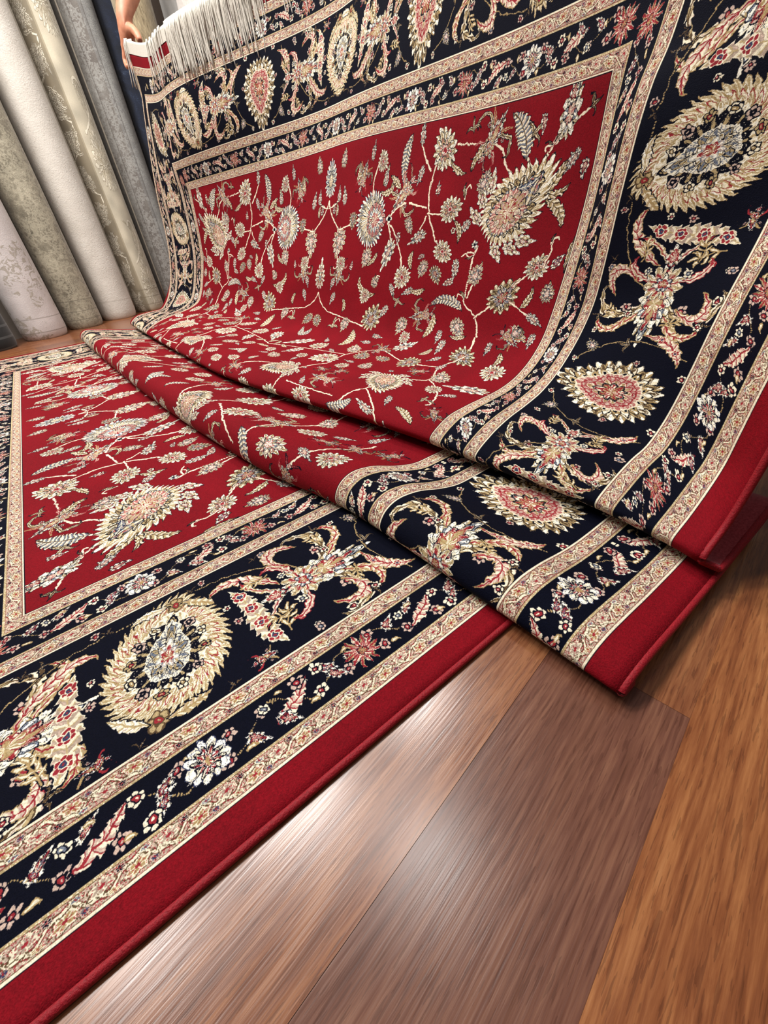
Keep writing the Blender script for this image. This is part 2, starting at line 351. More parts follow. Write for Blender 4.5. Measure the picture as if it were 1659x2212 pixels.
def big_palm(u, v, ang, L, W, bg=RED):
    flower(u, v, ang, L, W, [(1, 34, .2, NAVY, CREAM, TAN, WHITE), (.86, 30, .2, OCHRE, CREAM, WHITE, TAN), (.72, 22, .16, NAVY, TAN, CREAM, BROWN)], .28, swirl=.5)
    a = np.radians(ang); d = np.array([np.cos(a), np.sin(a)]); p = np.array([-d[1], d[0]]); o = np.array([u, v])
    for sg in (-1, 1):
        for k, (al, ac, tn) in enumerate(((-.20, .42, 62), (-.34, .30, 95), (-.05, .47, 40))):
            q = o+d*al*L+p*sg*ac*W
            flower(q[0], q[1], ang+sg*tn, L*.24, W*.2, [(1, 7, .25, NAVY, WHITE, CREAM, WHITE), (.7, 5, .2, OCHRE, BROWN, TAN, WHITE), (.4, 4, .2, NAVY, WHITE, CREAM, PINK)], .4)
    q = o-d*.04*L
    flower(q[0], q[1], ang, L*.66, W*.54, [(1, 40, .05, NAVY, GREY, TAN, CREAM), (.9, 24, .1, PINK, LPINK, PINK, CREAM), (.72, 12, .22, NAVY, CREAM, TAN, LPINK), (.52, 9, .25, WINE, LPINK, CREAM, TAN), (.3, 6, .3, OCHRE, CREAM, CREAM, WINE)], .5)
    q2 = o+d*.2*L; leaf([q2-d*.06*L-p*.13*W, q2+d*.05*L, q2-p*.02*W+d*.17*L], .022, 4, NAVY, GREY, SLATE, CREAM); leaf([q2-d*.06*L+p*.13*W, q2+d*.03*L+p*.03*W, q2+d*.15*L], .018, 4, NAVY, GREY, TAN, CREAM)
    q = o-d*.5*L; flower(q[0], q[1], ang, L*.12, L*.12, [(1, 6, .3, NAVY, GREY, WHITE, CREAM)], .1, [(.3, NAVY, 0)])
def round_medal(u, v, ang, L, W):
    flower(u, v, ang, L, W, [(1.06, 47, .15, OCHRE, CREAM, CREAM, TAN), (.97, 41, .18, TAN, WHITE, CREAM, OCHRE), (.87, 37, .2, WINE, CREAM, TAN, CREAM), (.78, 33, .2, OCHRE, WHITE, CREAM, TAN), (.7, 29, .2, TAN, CREAM, CREAM, OCHRE)], .14, swirl=.8)
    flower(u, v, ang, L*.62, W*.64, [(1.02, 40, .03, WHITE, CREAM, CREAM, TAN), (.95, 16, .16, CREAM, NAVY, NAVY, NAVY), (.9, 15, .3, NAVY, NAVY, NAVY, TAN)], .3)
    a = np.radians(ang); d = np.array([np.cos(a), np.sin(a)]); p = np.array([-d[1], d[0]]); o = np.array([u, v])
    for q in range(12):
        b = q*2*np.pi/12; z = o+d*np.cos(b)*L*.255+p*np.sin(b)*W*.255; rosette(z[0], z[1], .021, 5, (TAN, CREAM, LPINK)[q % 3], NAVY, (WINE, OCHRE, NAVY)[q % 3])
    q = o-d*.01*L
    flower(q[0], q[1], ang, L*.42, W*.36, [(1, 40, .04, WHITE, CREAM, CREAM, GREY), (.9, 11, .25, NAVY, TAN, CREAM, GREY), (.7, 9, .3, NAVY, CREAM, WHITE, TAN), (.5, 7, .3, GREY, CREAM, LPINK, WHITE), (.3, 6, .35, WINE, CREAM, TAN, WINE)], .5)
    for sg in (-1, 1):
        z = o+d*sg*.41*L; rosette(z[0], z[1], .034, 6, TAN, BROWN, WINE)
        leaf([z+p*.05*W, z+p*.22*W-d*sg*.02*L, z+p*.34*W-d*sg*.1*L], .022, 6, NAVY, WHITE, CREAM, TAN); leaf([z-p*.05*W, z-p*.22*W-d*sg*.02*L, z-p*.34*W-d*sg*.1*L], .022, 6, NAVY, TAN, CREAM, OCHRE)
def oval_palm(u, v, ang, L, W):
    flower(u, v, ang, L, W, [(1, 27, .16, NAVY, CREAM, OCHRE, WHITE), (.9, 25, .18, BROWN, TAN, CREAM, BROWN), (.8, 22, .18, NAVY, CREAM, OCHRE, WHITE), (.7, 19, .2, OCHRE, TAN, CREAM, NAVY), (.6, 36, .04, CREAM, PINK, LPINK, PINK), (.5, 30, .05, WINE, LPINK, PINK, LPINK), (.42, 13, .18, WINE, CREAM, LPINK, OCHRE), (.31, 9, .25, NAVY, CREAM, OCHRE, WINE), (.18, 6, .3, WINE, TAN, CREAM, WINE)], .34)
def lily(u, v, ang, s, bg=NAVY, c3=GREY, full=True):
    if bg == RED: s = s*1.25
    a = np.radians(ang); d = np.array([np.cos(a), np.sin(a)]); p = np.array([-d[1], d[0]]); o = np.array([u, v]); P = lambda y, x: o+d*y*s+p*x*s
    K = NAVY
    for sg in (-1, 1):
        leaf([P(-.12, 0), P(.22, .22*sg), P(.30, .52*sg), P(.02, .66*sg), P(-.1, .56*sg)], s*.062, 9, K, CREAM, TAN, BROWN, .3)
        leaf([P(-.18, .02*sg), P(-.10, .28*sg), P(-.34, .46*sg), P(-.42, .36*sg)], s*.05, 7, WINE, CREAM, LPINK, WINE, .3)
        leaf([P(.15, .08*sg), P(.38, .22*sg), P(.5, .42*sg)], s*.045, 6, OCHRE, CREAM, TAN, WINE, .3)
        if full: rosette(*P(.18, .30*sg), s*.075, 6, LPINK, K, WINE); rosette(*P(-.26, .2*sg), s*.06, 6, CREAM, K, GREY)
    flower(*P(.10, 0), ang, s*.95, s*.46, [(1, 15, .3, K, CREAM, TAN, WHITE), (.82, 12, .28, K, c3, CREAM, WHITE), (.64, 9, .3, K, CREAM, LPINK, WINE), (.44, 8, .25, WINE, TAN, CREAM, OCHRE)], .4)
    flower(*P(-.12, 0), ang+180, s*.5, s*.5, [(1, 11, .3, K, WHITE, CREAM, TAN), (.74, 9, .3, OCHRE, CREAM, LPINK, WINE), (.46, 7, .3, K, CREAM, c3, WHITE), (.25, 5, .2, WINE, TAN, CREAM, WINE)], .25)
    if full:
        leaf([P(-.3, 0), P(-.5, .1), P(-.66, .3), P(-.6, .42)], s*.042, 7, K, CREAM, TAN, WINE, .25); leaf([P(-.3, 0), P(-.5, -.1), P(-.64, -.34)], s*.042, 7, K, LPINK, CREAM, WINE, .25)
        flower(*P(-.42, 0), ang+180, s*.26, s*.2, [(1, 8, .3, K, CREAM, TAN, WHITE), (.6, 6, .3, WINE, LPINK, CREAM, WINE)], .3)
def trefoil(u, v, ang, s, c3=TAN):
    a = np.radians(ang); d = np.array([np.cos(a), np.sin(a)]); p = np.array([-d[1], d[0]]); o = np.array([u, v]); P = lambda y, x: o+d*y*s+p*x*s
    for sg in (-1, 1): leaf([P(-.3, 0), P(.05, .1*sg), P(.05, .5*sg), P(-.25, .6*sg)], s*.12, 5, NAVY, CREAM, c3, BROWN, .25)
    leaf([P(-.35, 0), P(.1, .03), P(.55, -.03)], s*.14, 6, NAVY, CREAM, c3, BROWN, .3)
# ground ----------------------------------------------------------------------
gu = ((np.arange(TW)+.5)*PX)[None]; gv = ((np.arange(TH)+.5)*PX)[:, None]
E_ = np.minimum(gu, gv)+0*gu; S_ = np.where(gv < gu, gu, gv)            # distance from the edge, run along it
B = [0, .080, .145, .270, .339, .841, .913, 1.037, 1.105]
cv[:] = RED
cv[(E_ > B[1]) & (E_ < B[8])] = NAVY
def guard(a, b, per, flip):
    m = (E_ >= a) & (E_ < b); y = (E_-(a+b)/2)/(b-a)*2; y = y*flip
    x = (S_ % per)/per
    sp = SPK; i_ = np.floor(S_/per)
    c = np.where(sp < .34, LPINK, np.where(sp < .50, CREAM, BEIGE)); c = np.where(sp > .88, WINE, c)
    w = .40*np.sin(2*np.pi*x)+.10*np.sin(6*np.pi*x+1); dd = np.abs(y-w)
    c = np.where(dd < .20, np.where(sp < .5, WINE, BROWN), c); c = np.where(dd < .11, CREAM, c)
    for cx, cy, rx, ry, sl, k0, k1 in ((.25, -.18, .17, .40, .5, OCHRE, CREAM), (.75, .18, .17, .40, .5, BEIGE, CREAM), (.02, .40, .08, .2, 0, NAVY, LPINK), (.50, -.42, .08, .2, 0, SLATE, LPINK), (.40, .48, .09, .16, -.4, GREY, CREAM), (.90, -.48, .09, .16, -.4, OCHRE, CREAM)):
        dx = (x-cx+.5) % 1-.5; dy = y-cy; dx = dx-sl*dy*.25; q = np.hypot(dx/rx, dy/ry); th = np.arctan2(dy/ry, dx/rx); q = q*(1+.16*np.sin(th*6+cx*9))
        c = np.where((q < 1.25) & (sp < .6), BROWN, c); c = np.where((q < 1.05) & (sp < .8), k1, c); c = np.where((q < .72) & (sp < .85), k0, c); c = np.where((q < .72) & (np.abs(np.sin(th*3)) < .35), k1, c); c = np.where((q < .25), WINE, c)
    c = np.where(np.abs(y) > .74, CREAM, c); c = np.where((np.abs(y) > .68) & (np.abs(y) < .76), np.where(sp < .5, PINK, BROWN), c)
    c = np.where((y > .74), np.where(sp < .8, TAN, CREAM), c); c = np.where(np.abs(y) > .94, NAVY, c)
    cv[m] = c[m]
for a, b, pr, fl in ((B[1], B[2], .125, 1), (B[3], B[4], .128, -1), (B[5], B[6], .126, 1), (B[7], B[8], .122, -1)): guard(a, b, pr, fl)
# borders: side(u-run) and end(v-run) drawn by one routine; T maps (run, depth) to (u, v)
def run_border(side):
    T_ = (lambda r, e: (r, e)) if side else (lambda r, e: (e, r))
    A_ = (lambda a: a) if side else (lambda a: 90-a)
    Lr = RL/2 if side else RW/2
    # minor bands
    for e0, e1, ph in ((B[2], B[3], 0), (B[6], B[7], .0)):
        ec = (e0+e1)/2; w = e1-e0; per = .4466 if side else .4458; r = BW+.35-3*per if side else RW/2-8*per; i = 0 if side else 0
        while r < Lr+.3:
            if r > (e0 if side else e1+.06):
                kind = 5 if i % 2 == (0 if not side else 1) else 4
                vine([T_(r+per*x, ec+w*.30*np.sin(x*12.57+i*3.1416)) for x in np.linspace(0, 1, 9)], .0024, OCHRE, NAVY)
                for q, off, cc, k in ((.14, .22, LPINK, 0), (.24, -.2, CREAM, 1), (.33, .2, LPINK, 0), (.5, .02, CREAM, 2), (.66, -.22, CREAM, 0), (.76, .2, CREAM, 1), (.86, -.2, LPINK, 0), (.93, .05, CREAM, 1), (.09, -.28, LPINK, 0), (.43, -.27, CREAM, 1), (.57, .3, LPINK, 0), (.78, -.05, CREAM, 1), (.70, .32, CREAM, 0)):
                    o = T_(r+per*q, ec+off*w*(1 if i % 2 else -1))
                    if k == 0: rosette(*o, .024, 6, cc, NAVY, WINE)
                    elif k == 1: bloom(*o, A_(40*(-1)**i), .075, 2)
                    else:
                        leaf([T_(r+per*(q-.14), ec-w*.25), T_(r+per*(q-.02), ec-w*.15), T_(r+per*(q+.08), ec+w*.05), T_(r+per*(q+.13), ec+w*.34)], .026, 7, NAVY, CREAM, LPINK, WINE, .3)
                        rosette(*T_(r+per*(q-.16), ec+w*.22), .02, 6, CREAM, NAVY, GREY)
                for q, off in ((.19, -.3), (.42, .33), (.58, -.33), (.9, .3)):
                    o = T_(r+per*q, ec+off*w); leaf([o, (o[0]+.012, o[1]+.008), (o[0]+.026, o[1]-.004)], .007, 3, OCHRE, CREAM, TAN, CREAM, .1)
                bloom(*T_(r, ec), A_(90), w*1.1, kind)
            r += per; i += 1
    # main band
    ec = .585
    if side: st = [(-.515, 2), (-.08, 1), (.35, 0), (.85, 1), (1.34, 2), (1.84, 1), (2.34, 0), (2.84, 1), (3.33, 2), (3.83, 1)]; st = [(BW+a, k) for a, k in st]
    else: st = [(1.05, 1), (1.50, 0), (1.96, 1), (2.42, 2), (2.87, 1), (3.332, 0), (3.79, 1)]
    for r, k in st:
        if k == 0:
            for sg in (-1, 1):
                vine([T_(r+sg*.02, ec+.20), T_(r+sg*.25, ec+.235), T_(r+sg*.42, ec+.16), T_(r+sg*.5, ec+.02)], .003, OCHRE, NAVY)
                leaf([T_(r+sg*.30, ec-.20), T_(r+sg*.24, ec-.1), T_(r+sg*.29, ec+.02), T_(r+sg*.23, ec+.12)], .042, 11, CREAM, BEIGE, CREAM, TAN, .35, spots=4)
                leaf([T_(r+sg*.38, ec+.03), T_(r+sg*.33, ec+.14), T_(r+sg*.2, ec+.2), T_(r+sg*.17, ec+.13)], .026, 9, OCHRE, CREAM, LPINK, WINE, .25)
                sprig(*T_(r+sg*.34, ec-.13), A_(70 if sg > 0 else 110), .085)
                lily(*T_(r+sg*.22, ec-.21), A_(0 if sg > 0 else 180), .07)
                for q in ((.13, .22), (.36, .22), (.12, -.23)): trefoil(*T_(r+sg*q[0], ec+q[1]), A_(30*sg+90), .05)
            for q, e_ in ((.20, .05), (.40, -.21), (.21, -.03), (.17, .23), (.44, .20)):
                for sg in (-1, 1): rosette(*T_(r+sg*q, ec+e_), .018, 6, (CREAM, LPINK)[int(q*100) % 2], NAVY, WINE)
            round_medal(*T_(r, ec-.005), A_(70), .50, .41)
        elif k == 1:
            lily(*T_(r, ec-.01), A_(0), .36)
            for sg in (-1, 1):
                leaf([T_(r-.06*sg, ec+.1*sg), T_(r-.16*sg, ec+.2*sg), T_(r-.05*sg, ec+.24*sg), T_(r+.02*sg, ec+.16*sg)], .026, 9, OCHRE, CREAM, LPINK, WINE, .25)
                leaf([T_(r+.1, ec+.08*sg), T_(r+.2, ec+.1*sg), T_(r+.2, ec+.2*sg), T_(r+.13, ec+.21*sg)], .022, 7, OCHRE, CREAM, TAN, WINE, .25)
                trefoil(*T_(r+.12, ec+.215*sg), A_(0), .06); rosette(*T_(r-.1, ec-.22*sg), .022, 6, LPINK, NAVY, GREY); rosette(*T_(r+.02, ec-.225), .02, 5, CREAM, NAVY, WINE)
                sprig(*T_(r-.17, ec-.1*sg), A_(180), .07)
        else:
            for sg in (-1, 1):
                vine([T_(r+sg*.1, ec+.22), T_(r+sg*.27, ec+.16), T_(r+sg*.32, ec-.05), T_(r+sg*.22, ec-.22)], .003, OCHRE, NAVY)
                leaf([T_(r+sg*.19, ec-.2), T_(r+sg*.3, ec-.17), T_(r+sg*.31, ec-.02)], .027, 8, OCHRE, CREAM, LPINK, WINE, .3, spots=2)
                bloom(*T_(r+sg*.215, ec+.17), A_(90-40*sg), .09, 1); trefoil(*T_(r+sg*.25, ec+.03), A_(90), .07); rosette(*T_(r+sg*.14, ec-.235), .024, 6, CREAM, NAVY, WINE)
            for q, e_ in ((.17, -.05), (.30, .20), (.12, .225), (.36, -.20), (.40, .08)):
                for sg in (-1, 1): rosette(*T_(r+sg*q, ec+e_), .019, 6, (CREAM, LPINK)[int(q*100) % 2], NAVY, WINE)
            for sg in (-1, 1): sprig(*T_(r+sg*.40, ec+.15), A_(60 if sg > 0 else 120), .07); sprig(*T_(r+sg*.37, ec-.10), A_(250), .06)
            oval_palm(*T_(r, ec-.02), A_(90), .50, .40)
GK = cv.copy(); run_border(False); run_border(True)
# the square where the side and end borders meet
cv[(E_ > B[4]) & (E_ < B[5]) & (gu < .80) & (gv < .80)] = NAVY
for sg in (0, 1):
    f = (lambda a, b: (a, b)) if sg else (lambda a, b: (b, a))
    vine([f(.40, .80), f(.37, .6), f(.45, .40)], .003, OCHRE, NAVY); trefoil(*f(.78, .44), 45, .07); bloom(*f(.82, .60), 0 if sg else 90, .10, 1); rosette(*f(.42, .52), .024, 6, CREAM, NAVY, WINE)
oval_palm(.585, .585, 45, .47, .35)
m = ((E_ < B[2]) | ((E_ >= B[3]) & (E_ < B[4])) | ((E_ >= B[5]) & (E_ < B[6])) | (E_ >= B[7])); cv[m] = GK[m]
# ---------------------------------------------------------------- field
F = lambda u, x: (BW+u, BW+x)
FM = (E_ >= BW)
keep = cv.copy()
def fv(*p, w=.006): vine([F(*q) for q in p], w, CREAM, DRED)
def fl_(u, x, ang, s, k): bloom(*F(u, x), ang, s*(1.45 if s > .1 else 1.5), 2 if k == 4 else k, RED)
def lf(p, W, n=9, c2=TAN, **k): leaf([F(*q) for q in p], W*1.3, n, NAVY, CREAM, c2, BROWN, **k)
def hook(u, x, ang, s, sg=1):
    a = np.radians(ang); d = np.array([np.cos(a), np.sin(a)]); p = np.array([-d[1], d[0]])*sg; o = np.array([u, x]); P = lambda y, q: tuple(o+d*y*s+p*q*s)
    fv(P(0, 0), P(.5, .05), P(.8, .45), P(.45, .6), w=.0045); lf([P(.1, 0), P(.5, -.1), P(.9, .2)], s*.1, 4)
def field_motif():
    fv((.30, .27), (.24, .27), (.20, .22), (.15, .20)); fv((.22, .24), (.12, .12), (.09, .07), w=.0045); hook(.19, .215, 200, .07); hook(.2, .22, 120, .06, -1)
    fl_(.10, .165, 190, .17, 2); fl_(.03, .165, 190, .07, 2); trefoil(*F(.08, .05), 250, .075)
    fv((.30, .30), (.24, .36)); lf([(.24, .37), (.15, .38), (.08, .42), (.045, .50)], .045, 12, GREY); trefoil(*F(.13, .335), 230, .10)
    fv((.31, .42), (.25, .50), (.2, .52), (.15, .60), (.14, .70), (.13, .86)); lily(*F(.135, .615), 215, .17, RED); lf([(.14, .64), (.19, .72), (.27, .73)], .02, 7); trefoil(*F(.06, .76), 170, .09)
    fv((.16, 1.0), (.24, 1.05), (.39, 1.045)); fl_(.15, .965, 150, .19, 0); fv((.24, 1.07), (.14, 1.16), (.09, 1.18)); fl_(.06, 1.175, 180, .085, 2)
    lf([(.04, 1.275), (.12, 1.33), (.22, 1.34), (.33, 1.30)], .034, 14, GREY); lily(*F(.36, 1.29), 40, .19, RED); lf([(.33, 1.33), (.28, 1.40), (.24, 1.46)], .022, 7); fv((.42, 1.22), (.44, 1.12), (.45, 1.05))
    fv((.30, 1.05), (.45, 1.05), (.58, .99), (.70, .88)); fv((.48, 1.03), (.50, .92), (.48, .86), w=.005); fl_(.46, .845, 250, .15, 0); fl_(.35, .97, 180, .06, 4); fl_(.63, 1.085, 60, .13, 2); fv((.50, 1.04), (.58, 1.08), w=.005); fl_(.71, .855, 300, .14, 0)
    hook(.40, .74, 160, .09); fl_(.83, 1.0, 20, .10, 1); fl_(.755, 1.03, 60, .05, 4); rosette(*F(.58, .79), .022, 5, CREAM, NAVY, WINE)
    # corner palmette
    fv((.66, .58), (.74, .60), (1.0, .60), (1.11, .48), (1.24, .42)); fv((.70, .60), (.69, .66), (.73, .69), w=.005); hook(.72, .60, 60, .07); hook(1.0, .60, 150, .08, -1)
    lf([(.42, .22), (.32, .16), (.26, .13)], .022, 6); lf([(.42, .21), (.46, .10), (.56, .085)], .026, 7); lf([(.40, .23), (.42, .14), (.36, .09)], .018, 5)
    big_palm(*F(.46, .405), 226, .56, .42)
    fl_(.84, .555, 200, .12, 1); fv((.99, .58), (.9, .56), w=.005)
    fv((1.11, .49), (1.04, .42), (.98, .36), w=.006); fl_(.95, .33, 215, .20, 3); fv((.88, .28), (.80, .20), (.76, .16), w=.005); fl_(.76, .165, 215, .13, 0); fl_(.73, .06, 210, .07, 2); fv((.75, .13), (.68, .10), (.62, .11), w=.004); hook(.63, .12, 190, .06)
    fv((.97, .27), (1.03, .15), (1.05, .12), w=.005); fl_(1.05, .10, 300, .09, 4); fl_(1.16, .17, 300, .12, 1); lily(*F(1.2, .2), 300, .12, RED)
    lf([(1.08, .60), (1.0, .68), (1.0, .80), (1.10, .88)], .035, 12, GREY); lily(*F(1.18, .92), 70, .16, RED); lf([(1.14, .82), (1.28, .80), (1.36, .86)], .028, 8)
    fl_(1.20, .60, 320, .13, 1); fl_(1.43, .44, 300, .19, 3); fv((1.25, .43), (1.34, .42)); fl_(1.38, .66, 0, .11, 2); lf([(1.32, .20), (1.40, .15), (1.45, .2)], .02, 6); fl_(1.30, .30, 0, .08, 4)
    # axis group
    hx = RW/2-BW
    flower(*F(.22, hx), 180, .32, .20, [(1, 20, .25, NAVY, CREAM, GREY, WHITE), (.82, 16, .25, NAVY, WHITE, CREAM, GREY), (.62, 10, .25, NAVY, GREY, SLATE, CREAM), (.42, 8, .3, NAVY, CREAM, LPINK, TAN)], .15); fv((.36, hx), (.48, hx-.03), (.60, hx-.20)); fv((.42, hx-.01), (.40, hx-.12), (.36, hx-.14), w=.005); fl_(.34, hx-.145, 180, .08, 4); fl_(.44, hx-.09, 180, .06, 4)
    fl_(.68, hx-.215, 10, .20, 1); fv((.60, hx-.20), (.56, hx-.32), (.55, hx-.42)); fv((.76, hx-.2), (.86, hx-.22), (.92, hx-.26)); lily(*F(.95, hx-.28), 10, .17, RED); hook(.9, hx-.24, 20, .08); fl_(1.06, hx-.2, 20, .09, 2)
    flower(*F(.53, 1.62), 90, .42, .50, [(1, 34, .2, NAVY, CREAM, GREY, WHITE), (.84, 26, .2, NAVY, TAN, CREAM, GREY), (.68, 20, .18, NAVY, WHITE, CREAM, TAN)], .05, swirl=.4)
    flower(*F(.53, 1.58), 270, .23, .29, [(1, 24, .06, NAVY, PINK, LPINK, PINK), (.78, 10, .25, NAVY, WHITE, CREAM, GREY), (.45, 7, .3, WINE, LPINK, CREAM, WINE)], .35)
    rosette(*F(.53, 1.62), .028, 6, CREAM, NAVY, WINE); flower(*F(.52, 1.41), 90, .08, .08, [(1, 4, .4, NAVY, CREAM, CREAM, WHITE)], 0, [(.35, NAVY, 0)])
    fv((.50, 1.40), (.44, 1.34), (.42, 1.26), w=.006); fv((.55, 1.42), (.60, 1.38), (.66, 1.37), (.70, 1.37)); fl_(.75, 1.375, 20, .19, 2); fv((.56, 1.40), (.62, 1.30), (.78, 1.22), (.9, 1.20)); fl_(.64, 1.29, 0, .07, 4)
    fl_(.92, 1.19, 30, .16, 0); fl_(1.02, 1.10, 60, .09, 4); fl_(1.03, 1.28, 330, .09, 2); trefoil(*F(1.12, 1.2), 20, .12)
    lf([(1.10, 1.46), (1.16, 1.60), (1.05, 1.70), (.96, 1.66)], .028, 10, OCHRE); fl_(1.13, 1.58, 20, .12, 0); fl_(1.0, 1.48, 210, .09, 1); hook(1.0, 1.47, 160, .08); fl_(.90, 1.80, 190, .06, 4)
    flower(*F(1.03, hx), 180, .30, .18, [(1, 14, .3, NAVY, CREAM, TAN, WHITE), (.8, 11, .25, NAVY, LPINK, PINK, CREAM), (.55, 8, .3, NAVY, CREAM, TAN, WINE), (.3, 5, .2, NAVY, SLATE, GREY, CREAM)], .5)
    fv((1.18, hx), (1.3, hx-.05), (1.36, hx-.18), w=.006); fl_(1.33, 1.45, 200, .22, 3); fv((1.36, hx-.18), (1.4, 1.7), (1.42, 1.52)); lf([(1.2, 1.86), (1.26, 1.8), (1.34, 1.84)], .02, 6); lf([(.26, 1.86), (.2, 1.80), (.13, 1.84)], .022, 6); lily(*F(.24, 1.78), 200, .14, RED); fl_(.16, 1.56, 160, .11, 0); fv((.16, 1.6), (.26, 1.66), (.36, 1.64), w=.005); lf([(.3, 1.53), (.22, 1.5), (.17, 1.48)], .018, 6)
    for u, x, a, q, k in ((.26,.10,30,.08,2),(.60,.30,0,.0,0),(.55,.70,40,.09,2),(.33,.62,200,.10,1),(.25,1.15,20,.08,2),(.55,1.2,330,.09,1),(.80,.72,0,.10,2),(.9,.75,60,.07,2),(.86,.88,330,.11,3),(1.3,1.1,10,.13,1),(1.22,1.32,30,.10,2),(1.4,1.02,0,.10,0),(.27,1.5,180,.08,2),(.8,1.62,20,.13,1),(.88,1.95,10,.12,0),(1.2,2.0,20,.10,2),(.36,2.0,170,.10,2),(.1,2.05,190,.09,1),(.1,1.68,190,.08,2),(1.18,.06,0,.08,2),(.9,.06,180,.09,1),(.3,.04,0,.06,2),(.52,1.85,0,.10,3),(1.3,.72,0,.09,2),(1.44,1.75,0,.13,1),(.1,.30,0,.06,2)):
        if q: fl_(u, x, a, q, k)
    for p, W in (([(.52,.80),(.56,.72),(.66,.74)],.018),([(.2,.9),(.28,.84),(.27,.76)],.018),([(.72,1.12),(.82,1.16),(.86,1.1)],.02),([(.98,.95),(1.04,1.02),(1.0,1.1)],.02),([(.3,1.4),(.38,1.46),(.34,1.56)],.02),([(.76,1.5),(.84,1.52),(.88,1.62)],.018),([(.5,2.1),(.42,2.06),(.38,2.12)],.016),([(1.0,.2),(.94,.14),(.86,.15)],.018),([(.6,.0),(.7,.02),(.78,.0)],.012),([(1.25,.5),(1.3,.56),(1.28,.64)],.018)): lf(p, W, 7)
    # the middle of the rug
    fv((1.42, .42), (1.62, .50), (1.85, .42), (2.05, .62), (2.35, .60)); fv((1.62, .5), (1.7, .8), (1.62, 1.1), (1.9, 1.32), (2.2, 1.25)); fv((1.85, .42), (1.95, .2), (2.2, .15)); fv((1.9, 1.32), (2.0, 1.7), (2.2, hx)); fv((2.35, .6), (2.6, .75), (2.9, .62), (3.33, .7)); fv((2.2, 1.25), (2.5, 1.4), (2.75, 1.2), (3.33, 1.3)); fv((2.5, 1.4), (2.7, 1.75), (3.0, 1.9)); fv((2.6, .75), (2.7, 1.0), (2.75, 1.2)); fv((2.35, .6), (2.5, .3), (2.8, .2), (3.2, .25))
    big_palm(*F(2.12, .62), 330, .46, .36); big_palm(*F(2.62, 1.42), 40, .44, .34); big_palm(*F(3.33, hx), 0, .46, .40)
    r = np.random.RandomState(11); pts = [(2.12, .62, .26), (2.62, 1.42, .25), (3.33, hx, .25), (1.43, .44, .14), (1.33, 1.45, .14), (1.2, .92, .16)]
    for n in range(1500):
        u, x = r.uniform(1.45, 3.40), r.uniform(.07, hx); s = r.choice([.25, .21, .18, .16, .13])
        if n > 500: s = .12
        if n > 1100: s = .085
        if all(np.hypot(u-a, x-b) > q+s*.62 for a, b, q in pts):
            pts.append((u, x, s*.62)); s = s*1.0; a = r.uniform(0, 360); k = r.randint(10)
            if k < 5 or s < .1: fl_(u, x, a, s, int(r.choice([0, 1, 2, 3, 0, 1])) if s > .1 else int(r.choice([2, 4])))
            elif k < 7: lily(*F(u, x), a, s*.85, RED)
            elif k < 9:
                d = np.array([np.cos(a), np.sin(a)])*s*.55; q = np.array([-d[1], d[0]]); o = np.array([u, x]); lf([tuple(o-d), tuple(o-d*.2+q*.5), tuple(o+d*.6+q*.3), tuple(o+d)], s*.17, 10, [TAN, GREY][n % 2])
            else: hook(u, x, np.degrees(a), s*.8); trefoil(*F(u, x), np.degrees(a), s*.8)
field_motif()
cv[~FM] = keep[~FM]
rgb = PAL[cv].astype(np.float32)
HGT = np.array([.35,.35,1,.85,.85,.8,.3,.8,.5,1,.9,.6,.5,.8], np.float32)[cv]
n = (smooth_noise(TH, TW, 2, 9)*.18+(SPK-.5)*.16)[..., None]
tone = (smooth_noise(TH, TW, 90, 21)*.10)[..., None]
rgb = np.clip(rgb*(1+n+tone)+(SPK[..., None]-.5)*.012, 0, 1)
HGT = np.clip(HGT+(SPK-.5)*.25, 0, 1)
# ---------------------------------------------------------------- the rug
img = bpy.data.images.new('knots', TW, TH, alpha=True); img.alpha_mode = 'CHANNEL_PACKED'
buf = np.empty((TH, TW, 4), np.float32); buf[..., :3] = rgb; buf[..., 3] = HGT
img.pixels.foreach_set(buf.ravel()); img.update(); img.pack()
def pile_material():
    k = N('wool_pile'); t = k.n('TexImage', {'Vector': k.n('UVMap').outputs[0]}, image=img, extension='MIRROR', interpolation='Linear')
    k.set(Base_Color=t.outputs[0], Roughness=.8, Specular_IOR_Level=.07, Sheen_Weight=.0, Sheen_Roughness=.3, Sheen_Tint=(1, .85, .8, 1))
    nz = k.noise(k.n('TexCoord').outputs['Object'], 900, 2, .6)
    k.bump(k.math('ADD', k.math('MULTIPLY', t.outputs[1], .8), k.math('MULTIPLY', nz, .35)), .55, .0016)
    return k.m
def plain(name, c1, c2, scale=600, rough=.8, bump=.3, dist=.001, sheen=.2):
    k = N(name); nz = k.noise(k.n('TexCoord').outputs['Object'], scale, 3); k.set(Base_Color=k.ramp(nz, [(.35, lin(*c1)), (.65, lin(*c2))]), Roughness=rough, Specular_IOR_Level=.3, Sheen_Weight=sheen, Sheen_Roughness=.4); k.bump(nz, bump, dist)
    return k.m
PILE = pile_material()
BACK = plain('rug_backing', (132, 34, 44), (160, 58, 66), 500)
BIND = plain('wool_binding', (124, 10, 24), (150, 18, 32), 700, .6, .6, .0012, .0)
COTTON = plain('white_cotton', (186, 181, 170), (216, 211, 200), 800, .9)
P, UV, MK = rug_grid(220, 7)
NR, NC = P.shape[:2]
rug = tag(empty('patterned_rug', (0, 0, 0)), 'red and navy floral fringed rug lifted at one end and pleated on the floor', 'rug')
o = mesh('pile', (P*S).reshape(-1, 3), grid_faces(NR, NC, flip=True), [PILE, BACK], rug, uv=(UV/np.array([RL/2, RW/2])).reshape(-1, 2))
md = o.modifiers.new('thickness', 'SOLIDIFY'); md.thickness = T*S*.9; md.offset = -1; md.material_offset = 1; md.material_offset_rim = 1
o['label'] = 'red field with cream flowers inside navy borders'
